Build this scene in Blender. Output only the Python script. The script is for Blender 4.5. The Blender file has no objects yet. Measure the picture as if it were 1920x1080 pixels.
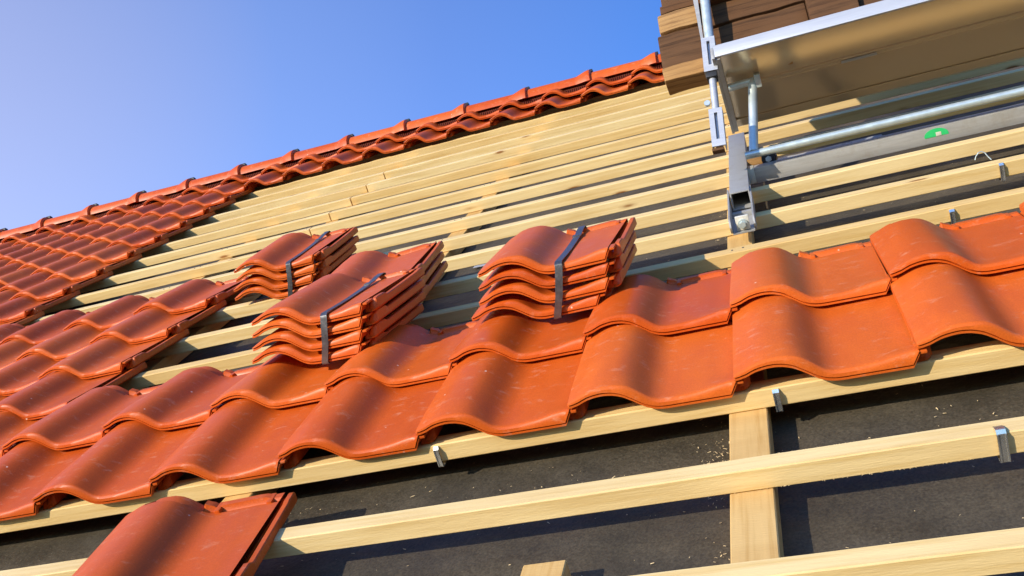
import bpy, bmesh, math, random
from mathutils import Vector, Matrix, noise
random.seed(7)
S = 0.36                      # metres per batten gauge; all roof coordinates below are in gauges
PITCH = math.radians(40)
ORG = Vector((0, 0, 5.2))
Q = Matrix.Rotation(PITCH, 4, 'X')
ROOF = Matrix.Translation(ORG) @ Q
scene = bpy.context.scene
COL = scene.collection

def P(u, v, w):               # roof coordinates -> world
    return ROOF @ Vector((u*S, v*S, w*S))

# ------------------------------------------------------------------ materials
def newmat(name):
    m = bpy.data.materials.new(name); m.use_nodes = True
    nt = m.node_tree; b = nt.nodes['Principled BSDF']
    return m, nt, b
def nd(nt, t, **k):
    n = nt.nodes.new(t)
    for a, v in k.items():
        if a.startswith('in_'):
            n.inputs[a[3:].replace('_', ' ')].default_value = v
        else: setattr(n, a, v)
    return n
def ramp(nt, stops):
    r = nt.nodes.new('ShaderNodeValToRGB'); e = r.color_ramp.elements
    while len(e) < len(stops): e.new(0.5)
    for i, (p, c) in enumerate(stops):
        e[i].position = p; e[i].color = (*c, 1) if len(c) == 3 else c
    return r
def mapped(nt, scale, rnd=True):
    tc = nt.nodes.new('ShaderNodeTexCoord'); mp = nt.nodes.new('ShaderNodeMapping')
    mp.inputs['Scale'].default_value = scale
    nt.links.new(tc.outputs['Object'], mp.inputs['Vector'])
    if rnd:
        oi = nt.nodes.new('ShaderNodeObjectInfo')
        mu = nd(nt, 'ShaderNodeMath', operation='MULTIPLY'); mu.inputs[1].default_value = 37.0
        nt.links.new(oi.outputs['Random'], mu.inputs[0])
        cb = nt.nodes.new('ShaderNodeCombineXYZ')
        for i in range(3): nt.links.new(mu.outputs[0], cb.inputs[i])
        nt.links.new(cb.outputs[0], mp.inputs['Location'])
    return mp
def mixc(nt, fac, a, b, mode='MIX'):
    m = nd(nt, 'ShaderNodeMix', data_type='RGBA', blend_type=mode)
    for sock, val in ((m.inputs[0], fac), (m.inputs[6], a), (m.inputs[7], b)):
        if hasattr(val, 'links') or hasattr(val, 'is_output'): nt.links.new(val, sock)
        elif isinstance(val, (int, float)): sock.default_value = val
        else: sock.default_value = (*val, 1)
    return m.outputs[2]
def bump(nt, b, h, strength, dist=0.002):
    bp = nt.nodes.new('ShaderNodeBump'); bp.inputs['Strength'].default_value = strength
    bp.inputs['Distance'].default_value = dist
    nt.links.new(h, bp.inputs['Height']); nt.links.new(bp.outputs[0], b.inputs['Normal'])

def mat_tile():
    m, nt, b = newmat('clay_engobe')
    oi = nt.nodes.new('ShaderNodeObjectInfo')
    r = ramp(nt, [(0, (0.50, 0.074, 0.006)), (0.5, (0.57, 0.094, 0.008)), (1, (0.63, 0.122, 0.014))])
    nt.links.new(oi.outputs['Random'], r.inputs[0])
    mp = mapped(nt, (4, 2, 4)); n1 = nd(nt, 'ShaderNodeTexNoise', in_Scale=3.0, in_Detail=4.0, in_Roughness=.6)
    nt.links.new(mp.outputs[0], n1.inputs['Vector'])
    rr = ramp(nt, [(0.35, (0.95, 0.91, 0.90)), (0.65, (1.03, 1.05, 1.03))])
    nt.links.new(n1.outputs[0], rr.inputs[0])
    c = mixc(nt, 1.0, r.outputs[0], rr.outputs[0], 'MULTIPLY')
    # pale scuffs and mortar specks
    mp2 = mapped(nt, (7, 15, 9)); n2 = nd(nt, 'ShaderNodeTexNoise', in_Scale=2.6, in_Detail=5.0, in_Roughness=.72, in_Distortion=.4)
    nt.links.new(mp2.outputs[0], n2.inputs['Vector'])
    r2 = ramp(nt, [(0.57, (0, 0, 0)), (0.72, (1, 1, 1))]); nt.links.new(n2.outputs[0], r2.inputs[0])
    f2 = nd(nt, 'ShaderNodeMath', operation='MULTIPLY'); f2.inputs[1].default_value = .42
    nt.links.new(r2.outputs[0], f2.inputs[0])
    c = mixc(nt, f2.outputs[0], c, (0.66, 0.30, 0.17))
    mp3 = mapped(nt, (1, 1, 1)); v3 = nd(nt, 'ShaderNodeTexVoronoi', in_Scale=14.0)
    nt.links.new(mp3.outputs[0], v3.inputs['Vector'])
    r3 = ramp(nt, [(0.035, (1, 1, 1)), (0.06, (0, 0, 0))]); nt.links.new(v3.outputs['Distance'], r3.inputs[0])
    n3 = nd(nt, 'ShaderNodeTexNoise', in_Scale=9.0); nt.links.new(mp3.outputs[0], n3.inputs['Vector'])
    g3 = nd(nt, 'ShaderNodeMath', operation='GREATER_THAN'); g3.inputs[1].default_value = .52
    nt.links.new(n3.outputs[0], g3.inputs[0])
    f3 = nd(nt, 'ShaderNodeMath', operation='MULTIPLY'); nt.links.new(r3.outputs[0], f3.inputs[0]); nt.links.new(g3.outputs[0], f3.inputs[1])
    c = mixc(nt, f3.outputs[0], c, (0.78, 0.50, 0.36))
    nt.links.new(c, b.inputs['Base Color'])
    ro = ramp(nt, [(0.3, (0.36,)*3), (0.7, (0.50,)*3)]); nt.links.new(n1.outputs[0], ro.inputs[0])
    nt.links.new(ro.outputs[0], b.inputs['Roughness'])
    b.inputs['Specular IOR Level'].default_value = .27
    mg = mapped(nt, (1, 1, 1)); ng = nd(nt, 'ShaderNodeTexNoise', in_Scale=260.0, in_Detail=3.0); nt.links.new(mg.outputs[0], ng.inputs['Vector'])
    rg = ramp(nt, [(0.3, (0.90, 0.88, 0.86)), (0.7, (1.07, 1.09, 1.12))]); nt.links.new(ng.outputs[0], rg.inputs[0])
    nt.links.new(mixc(nt, 1.0, c, rg.outputs[0], 'MULTIPLY'), b.inputs['Base Color'])
    nb = nd(nt, 'ShaderNodeTexNoise', in_Scale=90.0, in_Detail=5.0); nt.links.new(mp3.outputs[0], nb.inputs['Vector'])
    bump(nt, b, nb.outputs[0], .22, .001)
    return m

def mat_wood(name, pale, deep, rnd_amp=.25, knots=True, rough=.62, stretch=(1.1, 26, 26), old=0.0):
    m, nt, b = newmat(name)
    mp = mapped(nt, stretch)
    n1 = nd(nt, 'ShaderNodeTexNoise', in_Scale=2.2, in_Detail=6.0, in_Roughness=.62, in_Distortion=.3)
    nt.links.new(mp.outputs[0], n1.inputs['Vector'])
    r1 = ramp(nt, [(0.30, deep), (0.52, pale), (0.80, tuple(min(1, x*1.1) for x in pale))])
    nt.links.new(n1.outputs[0], r1.inputs[0]); c = r1.outputs[0]
    oi = nt.nodes.new('ShaderNodeObjectInfo')
    r0 = ramp(nt, [(0, (1 - rnd_amp*.28, 1 - rnd_amp*.6, 1 - rnd_amp*1.1)), (.45, (1, .98, .95)), (1, (1.0, 1.02, 1.08))])
    nt.links.new(oi.outputs['Random'], r0.inputs[0])
    c = mixc(nt, 1.0, c, r0.outputs[0], 'MULTIPLY')
    mpb = mapped(nt, (1, 5, 5)); nb = nd(nt, 'ShaderNodeTexNoise', in_Scale=2.5, in_Detail=3.0)
    nt.links.new(mpb.outputs[0], nb.inputs['Vector'])
    rb = ramp(nt, [(0.35, (0.92, 0.87, 0.80)), (0.6, (1.04, 1.04, 1.04))]); nt.links.new(nb.outputs[0], rb.inputs[0])
    c = mixc(nt, .8, c, rb.outputs[0], 'MULTIPLY')
    if knots:
        mk = mapped(nt, (2.3, 9, 9)); vk = nd(nt, 'ShaderNodeTexVoronoi', in_Scale=1.0, in_Randomness=1.0)
        nt.links.new(mk.outputs[0], vk.inputs['Vector'])
        rk = ramp(nt, [(0.05, (1, 1, 1)), (0.085, (.30, .30, .30)), (0.13, (0, 0, 0))]); nt.links.new(vk.outputs['Distance'], rk.inputs[0])
        c = mixc(nt, rk.outputs[0], c, (0.30, 0.13, 0.035))
    nt.links.new(c, b.inputs['Base Color'])
    b.inputs['Roughness'].default_value = rough
    b.inputs['Specular IOR Level'].default_value = .25
    nf = nd(nt, 'ShaderNodeTexNoise', in_Scale=5.0, in_Detail=5.0)
    mf = mapped(nt, (9, 60, 60)); nt.links.new(mf.outputs[0], nf.inputs['Vector'])
    bump(nt, b, nf.outputs[0], .5 + old, .0015)
    return m

def mat_membrane():
    m, nt, b = newmat('roofing_underlay')
    mp = mapped(nt, (1, 1, 1), False)
    n1 = nd(nt, 'ShaderNodeTexNoise', in_Scale=3.0, in_Detail=6.0, in_Roughness=.65); nt.links.new(mp.outputs[0], n1.inputs['Vector'])
    r1 = ramp(nt, [(0.3, (0.036, 0.029, 0.019)), (0.7, (0.092, 0.073, 0.047))]); nt.links.new(n1.outputs[0], r1.inputs[0])
    n2 = nd(nt, 'ShaderNodeTexNoise', in_Scale=170.0, in_Detail=2.0); nt.links.new(mp.outputs[0], n2.inputs['Vector'])
    r2 = ramp(nt, [(0.3, (0.66,)*3), (0.7, (1.28,)*3)]); nt.links.new(n2.outputs[0], r2.inputs[0])
    c = mixc(nt, 1.0, r1.outputs[0], r2.outputs[0], 'MULTIPLY')
    ms = mapped(nt, (1, 2.2, 1), False); v = nd(nt, 'ShaderNodeTexVoronoi', in_Scale=60.0); nt.links.new(ms.outputs[0], v.inputs['Vector'])
    rv = ramp(nt, [(0.10, (1, 1, 1)), (0.16, (0, 0, 0))]); nt.links.new(v.outputs['Distance'], rv.inputs[0])
    n3 = nd(nt, 'ShaderNodeTexNoise', in_Scale=2.6, in_Detail=5.0); nt.links.new(mp.outputs[0], n3.inputs['Vector'])
    r3 = ramp(nt, [(0.50, (0, 0, 0)), (0.66, (.7, .7, .7))]); nt.links.new(n3.outputs[0], r3.inputs[0])
    f = nd(nt, 'ShaderNodeMath', operation='MULTIPLY'); nt.links.new(rv.outputs[0], f.inputs[0]); nt.links.new(r3.outputs[0], f.inputs[1])
    c = mixc(nt, f.outputs[0], c, (0.32, 0.25, 0.15))
    nt.links.new(c, b.inputs['Base Color'])
    rr = ramp(nt, [(0.4, (0.62,)*3), (0.62, (0.36,)*3)]); nt.links.new(n3.outputs[0], rr.inputs[0]); nt.links.new(rr.outputs[0], b.inputs['Roughness'])
    b.inputs['Specular IOR Level'].default_value = .4
    nw = nd(nt, 'ShaderNodeTexNoise', in_Scale=11.0, in_Detail=6.0, in_Roughness=.6); nt.links.new(mp.outputs[0], nw.inputs['Vector'])
    bump(nt, b, nw.outputs[0], .8, .010)
    return m

def mat_metal(name, col, rough, scr=(2, 40, 40), var=.12, metallic=1.0, dirt=None, nobump=False):
    m, nt, b = newmat(name)
    mp = mapped(nt, scr); n = nd(nt, 'ShaderNodeTexNoise', in_Scale=3.0, in_Detail=5.0, in_Roughness=.7)
    nt.links.new(mp.outputs[0], n.inputs['Vector'])
    r = ramp(nt, [(0.3, tuple(x*(1-var) for x in col)), (0.7, tuple(min(1, x*(1+var)) for x in col))])
    nt.links.new(n.outputs[0], r.inputs[0]); c = r.outputs[0]
    if dirt:
        mq = mapped(nt, (3, 3, 3)); q = nd(nt, 'ShaderNodeTexNoise', in_Scale=4.0, in_Detail=6.0, in_Roughness=.75)
        nt.links.new(mq.outputs[0], q.inputs['Vector'])
        rq = ramp(nt, [(0.52, (0, 0, 0)), (0.70, (.8, .8, .8))]); nt.links.new(q.outputs[0], rq.inputs[0])
        c = mixc(nt, rq.outputs[0], c, dirt)
    nt.links.new(c, b.inputs['Base Color'])
    rr = ramp(nt, [(0.3, (max(0, rough-.07),)*3), (0.7, (rough+.10,)*3)]); nt.links.new(n.outputs[0], rr.inputs[0])
    nt.links.new(rr.outputs[0], b.inputs['Roughness']); b.inputs['Metallic'].default_value = metallic
    if not nobump: bump(nt, b, n.outputs[0], .08, .001)
    return m

M = {}
M['tile'] = mat_tile()
M['pine'] = mat_wood('fresh_pine', (0.75, 0.555, 0.26), (0.65, 0.44, 0.165))
M['counter'] = mat_wood('counter_batten_pine', (0.60, 0.385, 0.145), (0.50, 0.29, 0.09), stretch=(26, 1.1, 26))
M['old'] = mat_wood('shade_darkened_old_timber', (0.115, 0.055, 0.023), (0.04, 0.019, 0.008), rnd_amp=.3, knots=True, rough=.85, old=.5)  # old brown timber, with shade darkened into its colour
M['oldlit'] = mat_wood('lit_tone_old_timber', (0.40, 0.235, 0.095), (0.19, 0.10, 0.04), rnd_amp=.2, knots=False, rough=.85, old=.5)  # paler copy of the old timber, sunlight on its faces painted in
M['membrane'] = mat_membrane()
M['alu'] = mat_metal('dull_aluminium', (0.40, 0.39, 0.37), .5, metallic=.35, dirt=(0.34, 0.31, 0.26))
M['deck'] = mat_metal('rolled_aluminium_deck', (0.95, 0.77, 0.52), .22, scr=(.05, .05, .05), var=.01, metallic=.55, nobump=True)
M['rim'] = mat_metal('light_aluminium_edge', (0.50, 0.51, 0.53), .45, var=.05, metallic=.4)
M['galv'] = mat_metal('galvanised_steel', (0.60, 0.67, 0.64), .36, scr=(9, 9, 9), var=.10, metallic=.5)
M['strap'] = mat_metal('steel_strap', (0.16, 0.16, 0.17), .36, metallic=.75, scr=(20, 20, 20), var=.25)
M['clip'] = mat_metal('clip_steel', (0.72, 0.69, 0.62), .24, scr=(20, 60, 20), var=.08, metallic=.9)
def flat(name, col, rough=.6, var=.1):
    return mat_metal(name, col, rough, metallic=0.0, var=var, scr=(6, 6, 6))
M['rubber'] = flat('black_rubber', (0.018, 0.018, 0.018), .5)
M['sticker'] = flat('green_sticker', (0.03, 0.55, 0.16), .4)
M['stickerpale'] = flat('worn_sticker_patch', (0.62, 0.58, 0.48), .6)
M['comb'] = flat('red_plastic_comb', (0.14, 0.025, 0.014), .5)
M['plaster'] = flat('plaster', (0.62, 0.58, 0.50), .9)
M['board'] = flat('roof_boarding', (0.28, 0.17, 0.08), .85)
M['tape'] = flat('pale_overlap_tape', (0.34, 0.35, 0.37), .28)
M['chip'] = flat('sawdust', (0.78, 0.58, 0.30), .8)
def mat_ground():
    m, nt, b = newmat('earth_and_grass')
    mp = mapped(nt, (1, 1, 1), False); n = nd(nt, 'ShaderNodeTexNoise', in_Scale=.35, in_Detail=9.0); nt.links.new(mp.outputs[0], n.inputs['Vector'])
    r = ramp(nt, [(0.4, (0.05, 0.075, 0.022)), (0.6, (0.16, 0.12, 0.07))]); nt.links.new(n.outputs[0], r.inputs[0])
    nt.links.new(r.outputs[0], b.inputs['Base Color']); b.inputs['Roughness'].default_value = .95
    return m
M['ground'] = mat_ground()

# ------------------------------------------------------------------ mesh helpers
def mesh_from(bm, name, mats, sharp=35, smooth=True):
    bmesh.ops.recalc_face_normals(bm, faces=bm.faces)
    me = bpy.data.meshes.new(name)
    for f in bm.faces: f.smooth = smooth
    bm.to_mesh(me); bm.free()
    for m in (mats if isinstance(mats, (list, tuple)) else [mats]): me.materials.append(m)
    if smooth: me.set_sharp_from_angle(angle=math.radians(sharp))
    return me
def obj(name, me, parent=None, mw=None, **props):
    o = bpy.data.objects.new(name, me); COL.objects.link(o)
    if parent is not None: o.parent = parent
    if mw is not None: o.matrix_basis = mw
    for k, v in props.items(): o[k] = v
    if 'label' in props and 'kind' not in props: o['kind'] = 'thing'
    return o
def empty(name, mw, **props):
    o = bpy.data.objects.new(name, None); COL.objects.link(o); o.empty_display_size = .05
    o.matrix_basis = mw
    for k, v in props.items(): o[k] = v
    o['kind'] = 'thing'
    return o
def frame(u, v, w, yaw=0, pit=0, rol=0):
    return ROOF @ Matrix.Translation((u*S, v*S, w*S)) @ Matrix.Rotation(yaw, 4, 'Z') @ Matrix.Rotation(pit, 4, 'X') @ Matrix.Rotation(rol, 4, 'Y')
def box(bm, x0, x1, y0, y1, z0, z1, bev=0.0, T=None, mi=0):
    r = bmesh.ops.create_cube(bm, size=1.0)
    vs = r['verts']
    for v in vs:
        v.co = Vector(((x0+x1)/2 + v.co.x*(x1-x0), (y0+y1)/2 + v.co.y*(y1-y0), (z0+z1)/2 + v.co.z*(z1-z0)))
    fs = {f for v in vs for f in v.link_faces}
    for f in fs: f.material_index = mi
    if bev > 0:
        es = {e for f in fs for e in f.edges}
        rb = bmesh.ops.bevel(bm, geom=list(es), offset=bev, segments=2, affect='EDGES', profile=.6)
        vs = list({v for f in rb['faces'] for v in f.verts} | {v for v in vs if v.is_valid})
        for f in rb['faces']: f.material_index = mi
    if T is not None: bmesh.ops.transform(bm, matrix=T, verts=[v for v in vs if v.is_valid])
def tube(bm, a, b, r, seg=20, caps=True, r2=None):
    a = Vector(a); b = Vector(b); d = b - a; L = d.length
    R = d.to_track_quat('Z', 'Y').to_matrix().to_4x4()
    bmesh.ops.create_cone(bm, cap_ends=caps, segments=seg, radius1=r, radius2=r if r2 is None else r2, depth=L,
                          matrix=Matrix.Translation((a+b)/2) @ R)
def path_strip(bm, pts, width, thick, side):
    # flat band following pts (Vectors), 'side' = unit width direction
    side = Vector(side); rings = []
    for i, p in enumerate(pts):
        p = Vector(p); t = (Vector(pts[min(i+1, len(pts)-1)]) - Vector(pts[max(i-1, 0)])).normalized()
        n = side.cross(t).normalized()
        rings.append([bm.verts.new(p + side*sx*width/2 + n*sz*thick/2) for sx, sz in ((-1, -1), (1, -1), (1, 1), (-1, 1))])
    for a, b in zip(rings, rings[1:]):
        for k in range(4): bm.faces.new((a[k], a[(k+1) % 4], b[(k+1) % 4], b[k]))
    bm.faces.new(rings[0]); bm.faces.new(rings[-1][::-1])

# ------------------------------------------------------------------ the clay tile
W = 1.1442
PROF = [(0, .155, .118), (.03, .172, .122), (.07, .188, .133), (.10, .202, .147), (.125, .213, .157), (.155, .223, .164), (.18, .229, .168), (.205, .233, .170), (.23, .235, .170),
        (.255, .235, .167), (.28, .234, .162), (.305, .232, .153), (.33, .227, .142), (.352, .221, .128), (.375, .211, .110), (.396, .197, .093), (.417, .179, .074), (.44, .157, .054), (.46, .137, .038),
        (.48, .117, .026), (.5, .099, .016), (.525, .085, .008), (.55, .077, .003), (.575, .0735, .001), (.6, .072, 0), (.65, .073, 0), (.7, .075, 0), (.74, .078, 0), (.78, .082, 0), (.82, .088, 0), (.86, .096, 0), (.9, .104, 0),
        (.94, .110, 0), (.962, .113, .0), (.980, .115, .036), (1.004, .115, .083)]
STEEP = [(.33, .219), (.352, .211), (.375, .197), (.396, .181), (.417, .163), (.44, .142), (.46, .124), (.48, .107), (.5, .093), (.525, .080), (.55, .073), (.575, .069)]
def bodyz(t, zt):
    if t < .33: return zt + .010
    for a, z in STEEP:
        if abs(a-t) < .002: return z + (.016 if t < .42 else .016*(.58-t)/.16)
    return .067 + .012*(t-.575)/.425
def tile_mesh(name, seed, wscale=1.0, chip=None):
    rnd = random.Random(seed); bm = bmesh.new(); cols = []
    for t, zt, zb in PROF:
        x = t*W*wscale
        # body surface behind the lip
        body = bodyz(t, zt)
        if .88 < t < .93: body -= .003
        ye = 1.20 if t < .17 else (1.30 if t < .2 else 1.32)
        cap = t > .16
        def hz(y):
            if t < .17: return body
            if t < .5:  return body - (.040 if y > 1.176 else 0)
            g = (.565 < t < .60) or (t > .90)
            if 1.205 <= y <= 1.235: return body - .016
            if y > 1.245: return body + (.006 if g else .026)
            return body
        H = zt - zb
        loop = [(0.014, zb), (.007, zb + .003), (0.007, zb + .016), (.022, zb + .019), (.022, zb + .026), (0.001, zb + .029),
                (0.004, zb + .029 + (H-.029)*.55), (.017, zt - .008), (.024, zt - .003), (.034, zt - .002), (.048, zt - .001),
                (.09, zt*.76 + body*.24), (.16, zt*.34 + body*.66), (.25, body)]
        for y in (.4, .7, 1.0, 1.165, 1.19, 1.207, 1.232, 1.243, 1.25, 1.29, 1.31):
            yy = min(y, ye - .012 + (y-1.31)*.001) if y > ye - .012 else y
            loop.append((yy, hz(y) + .0012*noise.noise(Vector((x*3, y*3, seed*7.1)))))
        zl = hz(1.31)
        loop += [(ye - .002, zl - .012), (ye, zl - .035), (ye - .012, max(zl - .052, zb - .002)),
                 (1.0, max(body - .05, 0) if t < .9 else max(zb, 0)), (.12, max(body - .05, zb)), (.07, max(zb, body-.052)), (.05, zb + .003)]
        cols.append([bm.verts.new((x*S, y*S, z*S)) for y, z in loop])
    n = len(cols[0])
    for a, b in zip(cols, cols[1:]):
        for k in range(n): bm.faces.new((a[k], b[k], b[(k+1) % n], a[(k+1) % n]))
    bm.faces.new(cols[0]); bm.faces.new(cols[-1][::-1])
    # side interlock: a grooved bar beside the pan
    X = W*wscale
    prof = [(X-.035, .004), (X-.030, .050), (X+.004, .064), (X+.008, .030), (X+.024, .026), (X+.030, .030), (X+.036, .078), (X+.044, .086), (X+.078, .086), (X+.086, .078), (X+.088, .020), (X+.074, .002)]
    secs = []
    for y, k, dz in ((.085, .60, -.03), (.10, .85, -.004), (.125, 1, .016), (.20, 1, .022), (.34, 1, .016), (.38, 1, -.004), (.40, 1, -.010), (.8, 1, -.008), (1.14, 1, -.004), (1.17, 1, .002), (1.27, 1, .002), (1.30, .95, -.006), (1.312, .8, -.02)):
        secs.append([bm.verts.new(((X-.02 + (px-X+.02)*k)*S, (y + (.02*(px-X) if y > 1.2 else 0) + (.25*(pz) if y < .2 else 0))*S, max(.002, pz*(k if y < .2 else 1) + (dz if pz > .02 else 0))*S)) for px, pz in prof])
    m = len(prof)
    for a, b in zip(secs, secs[1:]):
        for k in range(m): bm.faces.new((a[k], a[(k+1) % m], b[(k+1) % m], b[k]))
    bm.faces.new(secs[0]); bm.faces.new(secs[-1][::-1])
    box(bm, (X-.012)*S, (X+.052)*S, .010*S, .16*S, .088*S, .106*S, bev=.004*S)       # drip tongue
    # head lugs on the pan
    for c in (.585, .93):
        box(bm, (c*X-.02)*S, (c*X+.02)*S, 1.19*S, 1.325*S, .05*S, .088*S, bev=.006*S)
    # hanging nibs underneath
    for c in (.62, .86):
        box(bm, (c*X-.05)*S, (c*X+.05)*S, 1.185*S, 1.235*S, -.045*S, .03*S, bev=.006*S)
    return mesh_from(bm, name, M['tile'], sharp=38)
TILES = [tile_mesh('clay_tile_mesh', k) for k in (1, 2, 3)]
TOPT = [tile_mesh('ridge_course_tile_mesh', k, 1.038/W) for k in (4, 5)]

U0 = 1.6232
ORD = ['', 'first', 'second', 'third', 'fourth', 'fifth', 'sixth', 'seventh', 'eighth', 'ninth', 'tenth', 'eleventh', 'twelfth', 'thirteenth', 'fourteenth', 'fifteenth', 'sixteenth', 'seventeenth', 'eighteenth', 'nineteenth', 'twentieth', 'twenty-first']
# camera model (also used to leave out tiles wholly outside the frame)
CR = [[0.9398816733174994, 0.19670043018859118, -0.2791619259955062], [-0.19963733487872537, -0.3467532491211305, -0.9164644667124083], [-0.27706925972474283, 0.917099299415043, -0.28663827435989875]]
CC = Vector((1.0261853700773895, -4.097805947792282, 3.0949563953554443)); FPX = 1855.934
def px(u, v, w):
    d = Vector((u, v, w)) - CC; c = [sum(r[k]*d[k] for k in range(3)) for r in CR]
    return 960 + FPX*c[0]/c[2], 540 + FPX*c[1]/c[2], c[2]

def lay(r, i, me, x0, label, group, pw=1.0):
    jr = random.Random(r*100 + i*7 + 3)
    w0, pit = (.140, 0.0) if r == 0 else (.240, -.085)
    mw = frame(x0 + jr.uniform(-.006, .006), (1.935 if r == 0 else 1.98 + r) + jr.uniform(-.012, .012), w0 + (.065 if r == 16 else 0) + jr.uniform(0, .006), yaw=jr.uniform(-.006, .006), pit=pit + jr.uniform(-.004, .004), rol=jr.uniform(-.004, .004))
    obj('clay_roof_tile', me, mw=mw, label=label, category='roof tile', group=group)

for r in range(0, 17):
    last = 1 if r <= 1 else (-8 if r <= 5 else -12)
    n = 0
    for i in range(last, -32, -1):
        x0 = U0 + i*W
        xs = [px(x0 + a*W, 1.98 + r + b, .3)[0] for a in (0, 1.08) for b in (0, 1.3)]
        if max(xs) < -20: break
        n += 1
        if r == 0:   where = 'lowest course, resting on the open bottom batten'
        elif r == 1: where = 'second course from the bottom'
        elif r <= 5: where = '%s course up, in the short stepped rows' % ORD[r+1]
        else:        where = '%s course up, in the long-laid left field' % ORD[r+1]
        if r <= 1:
            lab = 'orange clay tile, %s from the right, in the %s' % (ORD[n], where)
        else:
            lab = 'orange clay tile, %s from the right end, %s' % (ORD[n], where)
        if r <= 1: lab = lab.replace(', resting on the open bottom batten', ' of all') if r == 0 else lab
        lay(r, i, TILES[(i*5 + r*3) % 3], x0, lab, 'laid clay roof tiles')
for r in (15, 16):
    for k in range(0, 16):
        x0 = -10.94 + 1.038*k
        lab = 'orange clay tile, %s right of the left field, %s course under the ridge' % (ORD[k+1], 'lower' if r == 15 else 'upper')
        lay(r, k, TOPT[k % 2], x0, lab, 'laid clay roof tiles')

# ------------------------------------------------------------------ banded stacks of tiles and the loose tile
def stack(u, v, w, yaw, pit, rol, step, n, st_t, name, offs, strap=True):
    base = frame(u, v, w, yaw, pit, rol)
    posn = ['top', 'second from the top', 'third from the top', 'fourth from the top', 'bottom']
    for k in range(n):
        dx, dy = offs[k] if k < len(offs) else (0, 0)
        dx -= .043*k
        jr = random.Random(int(abs(u)*100) + k)
        obj('clay_roof_tile', TILES[k % 3], mw=base @ Matrix.Translation((dx*S, dy*S, -k*step*S)) @ Matrix.Rotation(jr.uniform(-.008, .008), 4, 'Z'),
            label='orange clay tile, %s in the %s' % ('bottom one' if k == n-1 else posn[k], name), category='roof tile', group='clay tiles in stacks')
    if strap:
        bm = bmesh.new(); X = st_t*W; zb = -(n-1)*step; D = -.043*(n-1)
        zt = .083
        def V(x, y, z): return Vector((x*S, y*S, z*S))
        pts = [V(X, 1.20, zt+.028), V(X, 1.05, zt+.012), V(X, .8, zt+.002), V(X, .5, zt-.001), V(X, .25, zt+.003), V(X, .12, zt+.008), V(X, .05, zt+.010), V(X, .022, zt+.007), V(X, -.004, zt-.008), V(X, -.012, zt-.03),
               V(X+.5*D, -.013, zb*.5), V(X+D, -.013, zb+.01), V(X+D, -.006, zb-.006), V(X+D, .03, zb-.008), V(X+D, 1.28, zb-.008), V(X+D, 1.330, zb-.004), V(X+D, 1.340, zb+.02), V(X, 1.340, zt-.0), V(X, 1.332, zt+.022), V(X, 1.30, zt+.032), V(X, 1.20, zt+.028)]
        path_strip(bm, pts, .066*S, .007*S, (1, 0, 0))
        box(bm, (X-.042)*S, (X+.042)*S, .95*S, 1.03*S, (zt+.009)*S, (zt+.020)*S, bev=.002*S)
        obj('packing_strap', mesh_from(bm, 'packing_strap_mesh', M['strap'], 30), mw=base, label='dark steel packing strap around the ' + name, category='strap', group='straps round the tile stacks')
stack(-1.57, 3.6304, .7096, -.009, -.0818, -.0198, .1235, 4, .62, 'large strapped stack nearest the scaffold', [(0, 0), (.01, .01), (.02, 0), (-.05, .02)])
stack(-3.80, 3.6201, .7213, -.0663, -.091, -.0172, .1183, 4, .66, 'middle strapped stack', [(0, 0), (.0, .01), (.01, 0), (.0, .0)])
stack(-3.9354, 5.0408, .4493, .0535, -.024, -.04, .1188, 3, .6, 'unstrapped stack tucked behind the middle stack', [(0, 0), (.02, -.02), (.05, 0)], strap=False)
stack(-5.79, 6.886, .5051, -.0169, -.0151, -.0134, .1194, 4, .68, 'smallest strapped stack at the left', [(0, 0), (.02, .0), (-.02, 0), (-.02, .02)])
obj('clay_roof_tile', TILES[1], mw=frame(-3.71, .1054, .2205, .1364, -.0392, .0607), label='loose orange clay tile lying askew at the bottom left, its head uncovered', category='roof tile')

# ------------------------------------------------------------------ battens
HB, WB, WC, HC = .1383, .1458, .254, .18
def bar_mesh(name, L, sy, sz, mat, axis='x', seed=0, seglen=.6, rough=.0022):
    # bar from 0..L along axis, sy wide, sz high, chamfered, slightly uneven
    bm = bmesh.new(); n = max(2, int(L/seglen)); c = .007; rings = []
    sec = [(c, 0), (sy-c, 0), (sy, c), (sy, sz-c), (sy-c, sz), (c, sz), (0, sz-c), (0, c)]
    for k in range(n+1):
        l = L*k/n; ring = []
        ox = noise.noise(Vector((l*.35, seed*3.3, 1)))*.006; oz = noise.noise(Vector((l*.3, seed*2.7, 9)))*.004
        for j, (a, b) in enumerate(sec):
            e = noise.noise(Vector((l*2.1, j*5.0, seed*1.7)))*rough
            a2, b2 = a + ox + e, (b + oz + e if b > sz*.5 else b)
            ring.append(bm.verts.new((l*S, a2*S, b2*S) if axis == 'x' else (a2*S, l*S, b2*S)))
        rings.append(ring)
    for a, b in zip(rings, rings[1:]):
        for k in range(8): bm.faces.new((a[k], a[(k+1) % 8], b[(k+1) % 8], b[k]))
    bm.faces.new(rings[0]); bm.faces.new(rings[-1][::-1])
    return mesh_from(bm, name, mat, 30)
UL, UR = -22.0, 8.0
_b = bmesh.new(); bmesh.ops.create_cone(_b, cap_ends=True, segments=8, radius1=.011*S, radius2=.009*S, depth=.010*S)
NAIL = mesh_from(_b, 'nail_mesh', M['strap'], smooth=False)
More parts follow.
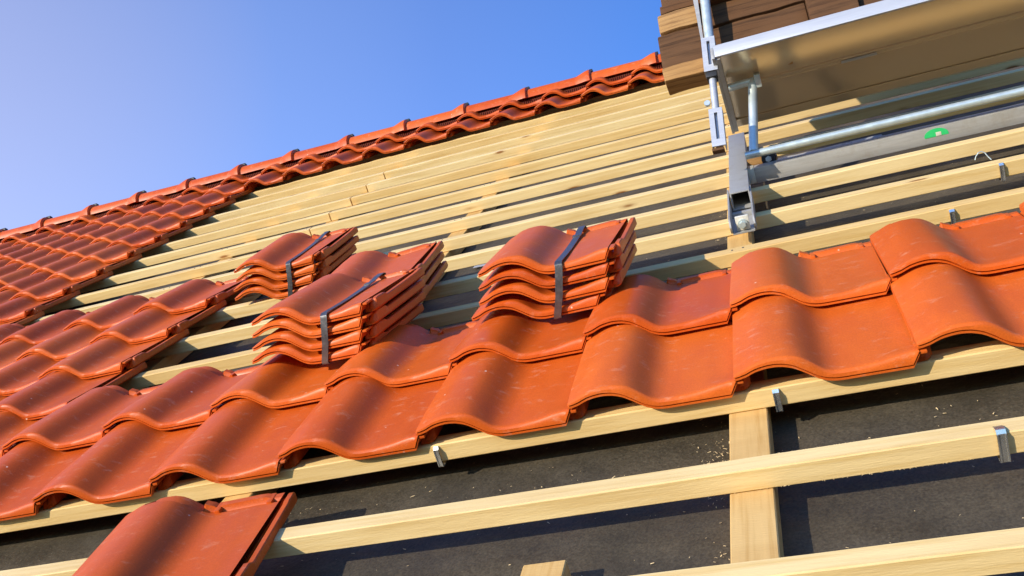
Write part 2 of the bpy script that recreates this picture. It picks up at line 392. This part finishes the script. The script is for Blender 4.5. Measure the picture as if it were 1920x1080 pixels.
def batten(n, a, b, label):
    me = bar_mesh('roof_batten_mesh', b-a, WB, HB if n < 6 else .149, M['pine'], 'x', seed=n*1.37 + a)
    bo = obj('roof_batten', me, mw=frame(a, n, 0), label=label, category='batten', group='roof battens')
    if n < 5 or n > 11: return
    for uc in (.507, -3.437, -6.697, -8.38):
        for q, (dx, dz) in enumerate(((-.05, .5), (.045, .62))):
            x = uc - a + dx + .01*math.sin(n*5+q)
            if .01 < x < b - a - .01:
                o = obj('nail', NAIL, parent=bo); o.location = (x*S, (WB*dz)*S, (HB if n < 6 else .149)*S)
for n in range(-2, 19):
    nm = 'pale pine roof batten, %s' % ({-2: 'first', -1: 'second'}.get(n) or ORD[n+3])
    base = 'pale pine roof batten, %s up from the eave' % ORD[n+3]
    if n == 1: base = 'pale pine batten the loose tile lies across, bearing a bright clip at right'
    if n == 2: base = 'yellow pine batten directly under the front edge of the lowest tile course'
    if n == 0: base = 'pine batten along the bottom edge of the photo, below the loose tile batten'
    if n == 5: base = 'pine batten seen just above the heads of the second tile course'
    if 8 <= n <= 15:
        j = -6.697 + .02*math.sin(n*3)
        batten(n, UL, j-.012, base + ', left of the butt joint')
        batten(n, j+.012, UR, base + ', right of the butt joint')
    else:
        batten(n, UL, UR, base)
for u, v0, v1, lab in ((.507, -3, 18.3, 'counter batten under the scaffold hook, running up the slope'), (-3.437, -3, 18.3, 'counter batten passing behind the middle strapped stack'),
                       (-6.697, -3, 18.3, 'counter batten under the row of batten butt joints'), (-8.38, -3, 18.3, 'counter batten beside the edge of the left tile field'),
                       (-12.6, -3, 18.3, 'counter batten hidden beneath the left tile field'), (5.9, -3, 18.3, 'counter batten beyond the right side under the platform')):
    if u == -12.6: continue
    obj('counter_batten', bar_mesh('counter_batten_mesh', v1-v0, WC, HC-.004, M['counter'], 'y', seed=u), mw=frame(u-WC/2, v0, -HC), label='flat orange-tinted pine ' + lab, category='batten', group='counter battens')
obj('timber_offcut', bar_mesh('timber_offcut_mesh', 1.9, .26, HC-.004, M['counter'], 'y', seed=3.3), mw=frame(-.80, -1.34, -HC), label='short pine offcut poking into the bottom edge of the photo', category='offcut')

# ------------------------------------------------------------------ underlay, roof body, house, ground
def underlay():
    bm = bmesh.new(); nu, nv = 150, 300; g = []
    for a in range(nu+1):
        row = []
        for b in range(nv+1):
            u = UL + (UR-UL)*a/nu; v = -3 + 21.55*b/nv
            w = -HC - .006 + .010*noise.noise(Vector((u*.9, v*1.3, 0))) + .004*noise.noise(Vector((u*3, v*3.3, 4)))
            fr = ((v + 3.6 + .02*noise.noise(Vector((u, 7, 0)))) / 4.1) % 1.0
            w -= .014*fr
            row.append(bm.verts.new((u*S, v*S, w*S)))
        g.append(row)
    for a in range(nu):
        for b in range(nv): bm.faces.new((g[a][b], g[a+1][b], g[a+1][b+1], g[a][b+1]))
    return mesh_from(bm, 'underlay_mesh', M['membrane'], 60)
obj('roofing_membrane', underlay(), mw=ROOF.copy(), label='dark grey-brown roofing underlay stretched beneath the battens', category='underlay')
# pale overlap tapes on the membrane
for k, (a, b, v, lab) in enumerate(((-2.6, -.2, 4.72, 'pale tape strip on the underlay beside the largest tile stack'), (1.3, 3.0, 5.72, 'bluish tape strip on the underlay right of the scaffold hook'),
                         (-2.9, -1.9, 7.50, 'pale tape strip on the underlay above the middle stacks'), (1.0, 2.4, 9.45, 'pale tape strip on the underlay under the platform tube'))):
    bm = bmesh.new(); nn = 16; rings = []
    for i in range(nn+1):
        u = a + (b-a)*i/nn; e = .02*noise.noise(Vector((u*4, k, 0)))
        rings.append([bm.verts.new((u*S, (v + y + e)*S, (-HC + .016 + .006*noise.noise(Vector((u*5, y*9, k))))*S)) for y in (0, .07, .14)])
    for p, q in zip(rings, rings[1:]):
        for j in range(2): bm.faces.new((p[j], q[j], q[j+1], p[j+1]))
    r = bmesh.ops.extrude_face_region(bm, geom=bm.faces[:])
    for vv in [x for x in r['geom'] if isinstance(x, bmesh.types.BMVert)]: vv.co.z += .002*S
    obj('adhesive_tape', mesh_from(bm, 'adhesive_tape_mesh', M['tape'], 40), mw=ROOF.copy(), label=lab, category='tape', group='tape strips on the underlay')

VR = 18.62                                  # ridge
house = empty('house', Matrix.Translation(P(-7, -3, -HC-.1)*1.0), label='house under construction whose steep roof fills the view', category='house')
hinv = house.matrix_basis.inverted()
def wmesh(name, mat, polys):                # world-space closed polygons -> mesh parented to the house
    bm = bmesh.new()
    for poly in polys: bm.faces.new([bm.verts.new(hinv @ Vector(p)) for p in poly])
    bmesh.ops.remove_doubles(bm, verts=bm.verts, dist=1e-4)
    return mesh_from(bm, name, mat, smooth=False)
def prism(name, mat, prof, x0, x1):         # prof list of (y,z) world
    A = [(x0, y, z) for y, z in prof]; B = [(x1, y, z) for y, z in prof]; n = len(prof)
    polys = [A[::-1], B] + [(A[k], A[(k+1) % n], B[(k+1) % n], B[k]) for k in range(n)]
    obj(name, wmesh(name+'_mesh', mat, polys), parent=house)
e = P(0, -3.05, -HC-.03); rd = P(0, VR, -HC-.03); e2 = (2*rd.y - e.y, e.z)
t = .12
prism('roof_boarding', M['board'], [(e.y, e.z), (rd.y, rd.z), e2, (e2[0], e2[1]-t), (rd.y, rd.z-t), (e.y, e.z-t)], (UL+.2)*S, UR*S-.02)
prism('wall', M['plaster'], [(e.y+.45, 0), (e.y+.45, e.z+.25), (rd.y, rd.z-t-.02), (e2[0]-.45, e.z+.25), (e2[0]-.45, 0)], (UL+1)*S, (UR-1)*S)
bm = bmesh.new()
bmesh.ops.create_grid(bm, x_segments=4, y_segments=4, size=600)
obj('ground', mesh_from(bm, 'ground_mesh', M['ground'], smooth=False), kind='structure')

# ------------------------------------------------------------------ ridge tiles
def ridge_mesh():
    bm = bmesh.new(); L = 1.60; rings = []
    up = math.radians(45)
    st = [(0, .23, 0), (.02, .252, 0), (.30, .248, 0), (1.22, .238, 0), (1.26, .240, 0), (1.36, .272, 0), (1.46, .305, 0), (1.52, .318, 0), (1.585, .322, 0), (1.595, .305, 0), (1.6, .27, 0)]
    sec = [-1.9, -1.55, -1.25, -.95, -.65, -.35, -.1, .15, .45, .75, 1.05, 1.35, 1.65, 1.9]
    for u, r, _ in st:
        ring = []
        for th in sec:
            ring.append((r*math.sin(th), r*math.cos(th)*.95))
        inner = [(a*.90, b*.90) for a, b in ring[::-1]]
        rings.append([bm.verts.new((u*S, a*S, b*S)) for a, b in ring + inner])
    n = len(rings[0])
    for a, b in zip(rings, rings[1:]):
        for k in range(n): bm.faces.new((a[k], a[(k+1) % n], b[(k+1) % n], b[k]))
    bm.faces.new(rings[0]); bm.faces.new(rings[-1][::-1])
    return mesh_from(bm, 'ridge_tile_mesh', M['tile'], 35)
RM = ridge_mesh()
_b = bmesh.new(); box(_b, 1.50*S, 1.63*S, -.05*S, .05*S, .285*S, .345*S, bev=.006*S); box(_b, 1.60*S, 1.63*S, -.04*S, .04*S, .22*S, .30*S)
RCL = mesh_from(_b, 'ridge_clamp_mesh', M['rubber'])
k = 0
for k in range(17):
    u1 = -1.02 - 1.525*(k-4)
    jr = random.Random(k+50)
    mw = ROOF @ Matrix.Translation(((u1-1.6)*S, (VR-.10)*S, .40*S)) @ Matrix.Rotation(-PITCH, 4, 'X') @ Matrix.Rotation(jr.uniform(-.006, .006), 4, 'Y') @ Matrix.Rotation(jr.uniform(-.004, .004), 4, 'Z')
    rt_ = obj('ridge_tile', RM, mw=mw, label='orange collared ridge cap tile, %s from the right along the roof crest' % ORD[k+1], category='ridge tile', group='ridge cap tiles')
    obj('ridge_clamp', RCL, parent=rt_)

bm = bmesh.new(); box(bm, -21*S, 7*S, 18.34*S, 18.44*S, -.16*S, .42*S, bev=.006*S)  # unseen board added so no sky shows through the tile arches
obj('ridge_board', mesh_from(bm, 'ridge_board_mesh', M['old']), mw=ROOF.copy(), label='added dark timber board hidden under the ridge caps, blocking the sky', category='board')
bm = bmesh.new(); jr = random.Random(5)
for k in range(560):
    u = -21 + k*.048
    h = .09 + jr.uniform(0, .05)
    box(bm, u*S, (u+.026)*S, 18.31*S, 18.325*S, (.42-h)*S, .43*S)
obj('ridge_vent_comb', mesh_from(bm, 'ridge_vent_comb_mesh', M['comb'], smooth=False), mw=ROOF.copy(), label='dark red toothed vent comb tucked under the ridge caps', category='vent comb')

# ------------------------------------------------------------------ batten clips
def clip_mesh(bw, top=.165, low=-.035, over=.0):
    bm = bmesh.new()
    def V(x, y, z): return Vector((x*S, y*S, z*S))
    pts = [V(0, .06+over, top-.02), V(0, .02, top-.008), V(0, -.008, top-.004), V(0, -.020, top-.02), V(0, -.022, .08), V(0, -.020, .01), V(0, -.018, low+.01), V(0, -.006, low), V(0, .05, low+.002), V(0, .09, low+.012)]
    path_strip(bm, pts, bw*S, .010*S, (1, 0, 0))
    for s in (-1, 1):
        path_strip(bm, [p + Vector((s*bw*.42*S, -.006*S, 0)) for p in pts[3:7]], bw*.16*S, .012*S, (1, 0, 0))
    return mesh_from(bm, 'tile_clip_mesh', M['clip'], 30)
for u, v, bw, top, lab in ((-1.72, 2, .037, .13, 'small steel tile clip on the batten beneath the middle of the lowest course'), (.715, 2, .042, .13, 'bent steel tile clip beside the counter batten under the tile edge'),
                      (1.86, 1, .050, .165, 'bright steel tile clip on the bare batten at the lower right'), (2.40, 5, .044, .12, 'steel clip set in a dark notch above the upper right tile'),
                      (3.05, 6, .042, .15, 'steel clip in splintered wood on the batten at far right')):
    obj('tile_clip', clip_mesh(bw, top), mw=frame(u, v, 0), label=lab, category='clip', group='steel tile clips')
# dark notch knot behind one clip and the wire loop
bm = bmesh.new()
cu = [Vector((3.02, 6.14, .15)), Vector((2.985, 6.17, .20)), Vector((2.95, 6.2, .27)), Vector((2.90, 6.2, .305)), Vector((2.85, 6.18, .30)), Vector((2.80, 6.16, .25)), Vector((2.78, 6.15, .2))]
cu = [Vector((2.93, 6.16, .19)) + (c - Vector((2.9, 6.17, .2)))*.6 for c in cu]
for a, b in zip(cu, cu[1:]): tube(bm, a*S, b*S, .0055*S, 8)
obj('wire_loop', mesh_from(bm, 'wire_loop_mesh', M['galv'], 60), mw=ROOF.copy(), label='thin bent wire loop standing behind the far right clip', category='wire')

# ------------------------------------------------------------------ sawdust and splinters (uncountable)
bm = bmesh.new(); jr = random.Random(11)
def chip(u, v, w, s, flat_=True):
    a = jr.uniform(0, 6.28); L = s*jr.uniform(.5, 2.6); b_ = s*jr.uniform(.25, .6)
    d = Vector((math.cos(a), math.sin(a), jr.uniform(-.2, .3))).normalized(); n = Vector((-d.y, d.x, jr.uniform(-.3, .3)))
    c = Vector((u, v, w)); vs = [c - d*L - n*b_, c + d*L - n*b_*.4, c + d*L*.9 + n*b_*.6, c - d*L*.8 + n*b_]
    top = [bm.verts.new((q + Vector((0, 0, b_*.5)))*S) for q in vs]; bot = [bm.verts.new(q*S) for q in vs]
    bm.faces.new(top); bm.faces.new(bot[::-1])
    for k in range(4): bm.faces.new((bot[k], bot[(k+1) % 4], top[(k+1) % 4], top[k]))
for _ in range(900):
    v = jr.choice((0, 1, 1, 1, 2, 5, 6, 7)) + jr.uniform(.16, 1.0); u = jr.uniform(-4.5, 3.2)
    if jr.random() < .35: u = .507 - .127 - abs(jr.gauss(0, .12))
    if abs(u-.507) < .13 or abs(u+3.437) < .13: continue
    chip(u, v, -HC + .004, jr.choice((.003, .004, .006)))
for _ in range(90):
    u = jr.gauss(1.3, .35); e_ = jr.choice((0, 1))
    chip(u if e_ else jr.gauss(.9, .3), 1 + (0 if e_ else WB), (.004 if e_ else HB-.003), .0032)
obj('sawdust', mesh_from(bm, 'sawdust_mesh', M['chip'], smooth=False), mw=ROOF.copy(), kind='stuff', label='pale sawdust and splinters scattered over the underlay', category='sawdust')
# orange shard
bm = bmesh.new(); bmesh.ops.create_icosphere(bm, subdivisions=1, radius=.012*S)
for v_ in bm.verts: v_.co.z *= .4; v_.co.x *= 1.3
obj('tile_shard', mesh_from(bm, 'tile_shard_mesh', M['tile'], smooth=False), mw=frame(-1.12, .62, -HC+.01), label='tiny orange tile shard on the dark underlay at the bottom', category='shard')

# ------------------------------------------------------------------ roof scaffold: hook, platform, tubes
O = Vector((0, -math.sqrt(.5), math.sqrt(.5)))      # horizontal outward, in roof axes
UPV = Vector((0, math.sqrt(.5), math.sqrt(.5)))     # plumb up, in roof axes
def rp(a, b=None): return Vector(a)*S
sc = empty('roof_scaffold', frame(.58, 6.3, .14), label='aluminium roof scaffold platform hooked onto the battens', category='scaffold')
scinv = sc.matrix_basis.inverted() @ ROOF
def part(name, bm, mat, sharp=35, smooth=True, parent=None, **kw):
    me = mesh_from(bm, name+'_mesh', mat, sharp, smooth)
    me.transform(scinv)
    return obj(name, me, parent=parent or sc, **kw)
# hollow rectangular arm, open at its lower end
bm = bmesh.new(); u0, u1, w0, w1 = .486, .692, .175, .372; th = .014
for (a, b, c, d) in ((u0, u1, w1-th, w1), (u0, u1, w0, w0+th), (u0, u0+th, w0+th, w1-th), (u1-th, u1, w0+th, w1-th)):
    box(bm, a*S, b*S, 6.28*S, 9.25*S, c*S, d*S, bev=.003*S)
part('support_arm', bm, M['alu'])
# foot bracket: two cheeks with a rounded nose, cross plate, bolt
bm = bmesh.new()
for s0 in (.466, .700):
    prof = [(6.50, .15), (6.50, .36)] + [(6.0, .325)] + [(5.60 + .12*math.cos(a), .235 + .088*math.sin(a)) for a in [math.radians(x) for x in (60, 90, 120, 150, 180, 210, 240, 270)]] + [(5.75, .147)]
    A = [bm.verts.new(((s0-.008)*S, y*S, z*S)) for y, z in prof]; B = [bm.verts.new(((s0+.008)*S, y*S, z*S)) for y, z in prof]
    bm.faces.new(A); bm.faces.new(B[::-1])
    for k in range(len(prof)): bm.faces.new((A[k], A[(k+1) % len(prof)], B[(k+1) % len(prof)], B[k]))
box(bm, .475*S, .691*S, 5.52*S, 6.5*S, .146*S, .160*S)
box(bm, .475*S, .691*S, 6.05*S, 6.12*S, .16*S, .21*S, bev=.006*S)
part('foot_bracket', bm, M['alu'])
bm = bmesh.new(); box(bm, .52*S, .65*S, 5.56*S, 5.60*S, .165*S, .31*S, bev=.006*S)
part('foot_plate', bm, M['stickerpale'])
bm = bmesh.new(); tube(bm, Vector((.585, 5.50, .235))*S, Vector((.585, 5.56, .235))*S, .032*S, 6)
tube(bm, Vector((.585, 5.53, .235))*S, Vector((.585, 5.56, .235))*S, .048*S, 20)
part('bolt', bm, M['galv'])
# platform
inner = Vector((0, 8.70, .54)); depth = 1.585; uL, uR = .60, 7.4
def PT(u, s, z): q = inner + O*s + UPV*z; q.x = u; return q*S     # s outward, z up
def pbox(bm, ua, ub, sa, sb, za, zb, bev=0):
    tmp = bmesh.new(); box(tmp, ua, ub, sa, sb, za, zb, bev)
    vs = {v: bm.verts.new(PT(*v.co)) for v in tmp.verts}
    for f in tmp.faces: bm.faces.new([vs[v] for v in f.verts])
    tmp.free()
bm = bmesh.new()
pbox(bm, uL+.02, uR, .03, .74, .050, .062); pbox(bm, uL+.02, uR, .745, .80, .020, .062)
pbox(bm, uL+.02, uR, .80, .86, .028, .062); pbox(bm, uL+.02, uR, .865, 1.55, .050, .062)
part('deck_panel', bm, M['deck'])
bm = bmesh.new(); pbox(bm, uL, uR, depth-.03, depth, -.035, .125, .004)
part('outer_rim', bm, M['rim'])
bm = bmesh.new(); pbox(bm, uL, uR, 0, .028, .03, .09, .004); pbox(bm, uL, uR, .028, .16, .030, .040)
part('inner_rim', bm, M['deck'])
bm = bmesh.new(); pbox(bm, uL-.035, uL-.002, -.0, depth, -.055, .10, .004); pbox(bm, uL, uL+.05, .03, depth-.035, -.055, -.043)
part('end_plate', bm, M['alu'])
bm = bmesh.new()
pbox(bm, 1.96, 2.36, .80, .835, .006, .022, .006)
part('grip_slot', bm, M['rim'])
# tube frame beneath the platform
bm = bmesh.new(); topj = Vector((.946, 7.99, 1.20)); botj = Vector((.80, 7.30, .52))
tube(bm, (botj)*S, topj*S, .052*S, 24)
part('upright_tube', bm, M['galv'], 60)
bm = bmesh.new(); tube(bm, Vector((.66, 7.97, 1.19))*S, Vector((1.02, 7.99, 1.20))*S, .046*S, 20)
box(bm, .97*S, 1.04*S, 7.90*S, 8.08*S, 1.12*S, 1.27*S, bev=.01*S)
part('stub_tube', bm, M['galv'], 50)
bm = bmesh.new(); tube(bm, Vector((.70, 7.28, .50))*S, Vector((7.2, 7.22, .50))*S, .044*S, 24)
part('cross_tube', bm, M['galv'], 60)
bm = bmesh.new(); tube(bm, Vector((.945, 7.50, .355))*S, Vector((.960, 7.60, .335))*S, .085*S, 28)
tube(bm, Vector((.942, 7.47, .361))*S, Vector((.946, 7.51, .353))*S, .070*S, 28)
kn = part('knob', bm, M['rubber'], 50)
bm = bmesh.new(); tube(bm, Vector((.940, 7.455, .364))*S, Vector((.946, 7.50, .354))*S, .036*S, 6)
part('knob_nut', bm, M['galv'], 40, parent=kn)
bm = bmesh.new(); box(bm, .70*S, 1.0*S, 7.56*S, 7.62*S, .27*S, .42*S, bev=.01*S)
part('knob_bracket', bm, M['oldlit'])
# grey box-section rail lying across the slope
bm = bmesh.new(); box(bm, .735*S, 7.2*S, 7.30*S, 7.46*S, .150*S, .328*S, bev=.006*S)
rail = part('lower_rail', bm, M['alu'])
bm = bmesh.new(); box(bm, .69*S, .76*S, 7.28*S, 7.46*S, .16*S, .335*S, bev=.006*S)
part('rail_clamp', bm, M['galv'])
bm = bmesh.new(); c0 = Vector((2.72, 7.2985, .252)); ring = []
for k in range(28):
    a = 2*math.pi*k/28; x = .125*math.cos(a); z = .078*math.sin(a) - .018
    if c0.z + z < .222: z = .222 - c0.z
    ring.append((x, z))
A = [bm.verts.new((c0 + Vector((x, 0, z)))*S) for x, z in ring]; B = [bm.verts.new((c0 + Vector((x, -.0025, z)))*S) for x, z in ring]
bm.faces.new(A); bm.faces.new(B[::-1])
for k in range(28): bm.faces.new((A[k], A[(k+1) % 28], B[(k+1) % 28], B[k]))
stk = part('round_sticker', bm, M['sticker'], parent=rail)
bm = bmesh.new(); box(bm, (c0.x-.005)*S, (c0.x+.05)*S, (c0.y-.0045)*S, (c0.y-.0026)*S, (c0.z-.028)*S, (c0.z+.015)*S, bev=.0005*S)
part('worn_patch', bm, M['stickerpale'], parent=rail)

# guard post at the end of the platform (plumb)
pb = Vector((.462, 6.93, .719)); pt = Vector((.592, 8.42, 2.213)); ax = pt - pb
zax = ax.normalized(); xax = (Vector((1, 0, 0)) - zax*zax.x).normalized(); yax = zax.cross(xax)
PM = Matrix((( xax.x, yax.x, zax.x, pb.x*S), (xax.y, yax.y, zax.y, pb.y*S), (xax.z, yax.z, zax.z, pb.z*S), (0, 0, 0, 1)))
post = empty('guard_post', ROOF @ PM, label='upright guard rail post of slotted plates and tube at the platform end', category='post')
L = ax.length
def ppart(name, build, mat, sharp=35):
    bm = bmesh.new(); build(bm); return obj(name, mesh_from(bm, name+'_mesh', mat, sharp), parent=post)
def slotted(z0, z1, wd):
    def f(bm):
        h = wd/2; t_ = .02
        sl = .018; zs0 = z0 + (z1-z0)*.18; zs1 = z0 + (z1-z0)*.88
        for a, b, c, d in ((-h, -sl, z0, z1), (sl, h, z0, z1), (-sl, sl, z0, zs0), (-sl, sl, zs1, z1)):
            box(bm, a*S, b*S, -(.06+t_)*S, -.06*S, c*S, d*S)
        for s_ in (-1, 1): box(bm, (s_*h - (.012 if s_ > 0 else 0))*S, (s_*h + (.012 if s_ < 0 else 0))*S, -.058*S, .05*S, z0*S, z1*S)
    return f
ppart('slotted_plate', slotted(0.0, .50, .15), M['rim'])
ppart('slotted_plate', slotted(1.02, 1.50, .155), M['rim'])
ppart('dark_joint', lambda bm: box(bm, -.06*S, .06*S, -.07*S, .05*S, .945*S, 1.015*S, bev=.006*S), M['rubber'])
ppart('inner_tube', lambda bm: tube(bm, (0, 0, .02*S), (0, 0, 1.5*S), .042*S, 20), M['rim'], 60)
ppart('upper_tube', lambda bm: tube(bm, (.01*S, 0, 1.45*S), (.01*S, 0, (L+.6)*S), .058*S, 24), M['galv'], 60)
def stay(bm):
    pr = [(-.075, 1.44), (-.05, 1.44), (-.085, L+.5), (-.16, L+.5)]
    A = [bm.verts.new((x*S, -.05*S, z*S)) for x, z in pr]; B = [bm.verts.new((x*S, -.03*S, z*S)) for x, z in pr]
    bm.faces.new(A); bm.faces.new(B[::-1])
    for k in range(4): bm.faces.new((A[k], A[(k+1) % 4], B[(k+1) % 4], B[k]))
ppart('flat_stay', stay, M['alu'])
ppart('stay_bolt', lambda bm: tube(bm, (-.125*S, -.075*S, 2.28*S), (-.125*S, -.03*S, 2.28*S), .03*S, 12), M['galv'], 40)
ppart('eye_bolt', lambda bm: tube(bm, (-.085*S, -.04*S, .62*S), (-.085*S, -.01*S, .62*S), .035*S, 14), M['galv'], 40)
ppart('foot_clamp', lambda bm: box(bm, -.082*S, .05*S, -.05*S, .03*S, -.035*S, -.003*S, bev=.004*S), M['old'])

# ------------------------------------------------------------------ timber bearers standing on the platform
pc = Vector((-.035, 7.85, 1.475))           # lower front left corner
pal = empty('timber_stack', ROOF @ Matrix.Translation(pc*S), label='old brown stack of timber bearers standing on the platform behind the guard post', category='timber stack')
PB = Matrix(((1, 0, 0, 0), (0, -O.y, UPV.y, 0), (0, -O.z, UPV.z, 0), (0, 0, 0, 1)))   # x along ridge, y inward, z up
def palpart(name, build, mat):
    bm = bmesh.new(); build(bm); me = mesh_from(bm, name+'_mesh', mat, 40); me.transform(PB)
    return obj(name, me, parent=pal)
def beam(x0, x1, y0, y1, z0, z1, bev=.02):
    def f(bm):
        box(bm, x0*S, x1*S, y0*S, y1*S, z0*S, z1*S, bev=bev*S)
        for q in range(1, 1 + int((x1-x0)/.12)): bmesh.ops.bisect_plane(bm, geom=bm.verts[:]+bm.edges[:]+bm.faces[:], plane_co=((x0+q*.12)*S, 0, 0), plane_no=(1, 0, 0))
        for v in bm.verts: v.co += Vector(noise.noise_vector(v.co*9))*.016*S + Vector(noise.noise_vector(v.co*31))*.007*S
    return f
palpart('bottom_bearer', beam(.0, 4.1, 0, .30, .0, .20), M['oldlit'])
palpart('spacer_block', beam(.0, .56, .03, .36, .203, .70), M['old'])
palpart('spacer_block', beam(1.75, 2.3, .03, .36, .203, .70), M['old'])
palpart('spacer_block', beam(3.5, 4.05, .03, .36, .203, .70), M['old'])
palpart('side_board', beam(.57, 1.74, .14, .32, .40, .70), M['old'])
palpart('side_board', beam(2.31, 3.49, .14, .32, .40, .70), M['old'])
palpart('upper_bearer', beam(.04, .54, -.02, .34, .704, .985, .03), M['oldlit'])
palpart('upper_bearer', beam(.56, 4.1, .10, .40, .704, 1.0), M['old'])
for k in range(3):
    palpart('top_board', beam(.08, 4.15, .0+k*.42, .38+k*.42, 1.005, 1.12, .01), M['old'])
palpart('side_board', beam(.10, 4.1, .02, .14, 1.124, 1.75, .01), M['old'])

# ------------------------------------------------------------------ light, sky, camera
sun_roof = Vector((-.90, -.76, 1.0)).normalized()
sd = (Q.to_3x3() @ sun_roof).normalized()
elev = math.asin(sd.z); az = math.atan2(sd.x, sd.y)
ld = bpy.data.lights.new('sun', 'SUN'); ld.energy = 5.0; ld.angle = math.radians(.5); ld.color = (1.0, .90, .74)
lo = bpy.data.objects.new('sun', ld); COL.objects.link(lo); lo.rotation_euler = (-sd).to_track_quat('-Z', 'Y').to_euler(); lo.location = P(-10, -12, 20)
wd = bpy.data.worlds.new('World'); scene.world = wd; wd.use_nodes = True
nt = wd.node_tree; bg = nt.nodes['Background']
sky = nt.nodes.new('ShaderNodeTexSky'); sky.sky_type = 'NISHITA'; sky.sun_disc = False
sky.sun_elevation = elev; sky.sun_rotation = az; sky.air_density = 1.0; sky.dust_density = .3; sky.ozone_density = 2.0
# sky tint: lens-flare glow painted in as paler violet towards the left of view
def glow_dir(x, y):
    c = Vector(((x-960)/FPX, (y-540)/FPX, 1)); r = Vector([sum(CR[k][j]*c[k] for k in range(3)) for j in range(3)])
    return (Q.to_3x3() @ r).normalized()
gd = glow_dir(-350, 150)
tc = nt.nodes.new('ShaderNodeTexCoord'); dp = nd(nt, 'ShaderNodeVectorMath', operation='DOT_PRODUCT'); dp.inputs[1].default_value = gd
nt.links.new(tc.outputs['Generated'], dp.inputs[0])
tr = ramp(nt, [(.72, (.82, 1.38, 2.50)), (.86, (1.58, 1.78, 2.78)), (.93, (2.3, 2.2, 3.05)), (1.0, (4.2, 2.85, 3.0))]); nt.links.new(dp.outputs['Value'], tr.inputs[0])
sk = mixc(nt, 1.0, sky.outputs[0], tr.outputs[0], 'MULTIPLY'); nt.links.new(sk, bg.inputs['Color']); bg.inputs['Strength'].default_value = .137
cam = bpy.data.cameras.new('camera'); co = bpy.data.objects.new('camera', cam); COL.objects.link(co); scene.camera = co
cam.sensor_width = 36; cam.lens = 36*FPX/1920; cam.clip_start = .02; cam.clip_end = 3000
q3 = Q.to_3x3(); rt = q3 @ Vector(CR[0]); dn = q3 @ Vector(CR[1]); fw = q3 @ Vector(CR[2])
pos = P(*CC)
co.matrix_world = Matrix(((rt.x, -dn.x, -fw.x, pos.x), (rt.y, -dn.y, -fw.y, pos.y), (rt.z, -dn.z, -fw.z, pos.z), (0, 0, 0, 1)))
vs = scene.view_settings; vs.view_transform = 'Standard'; vs.look = 'None'; vs.gamma = 1; vs.exposure = 0.2
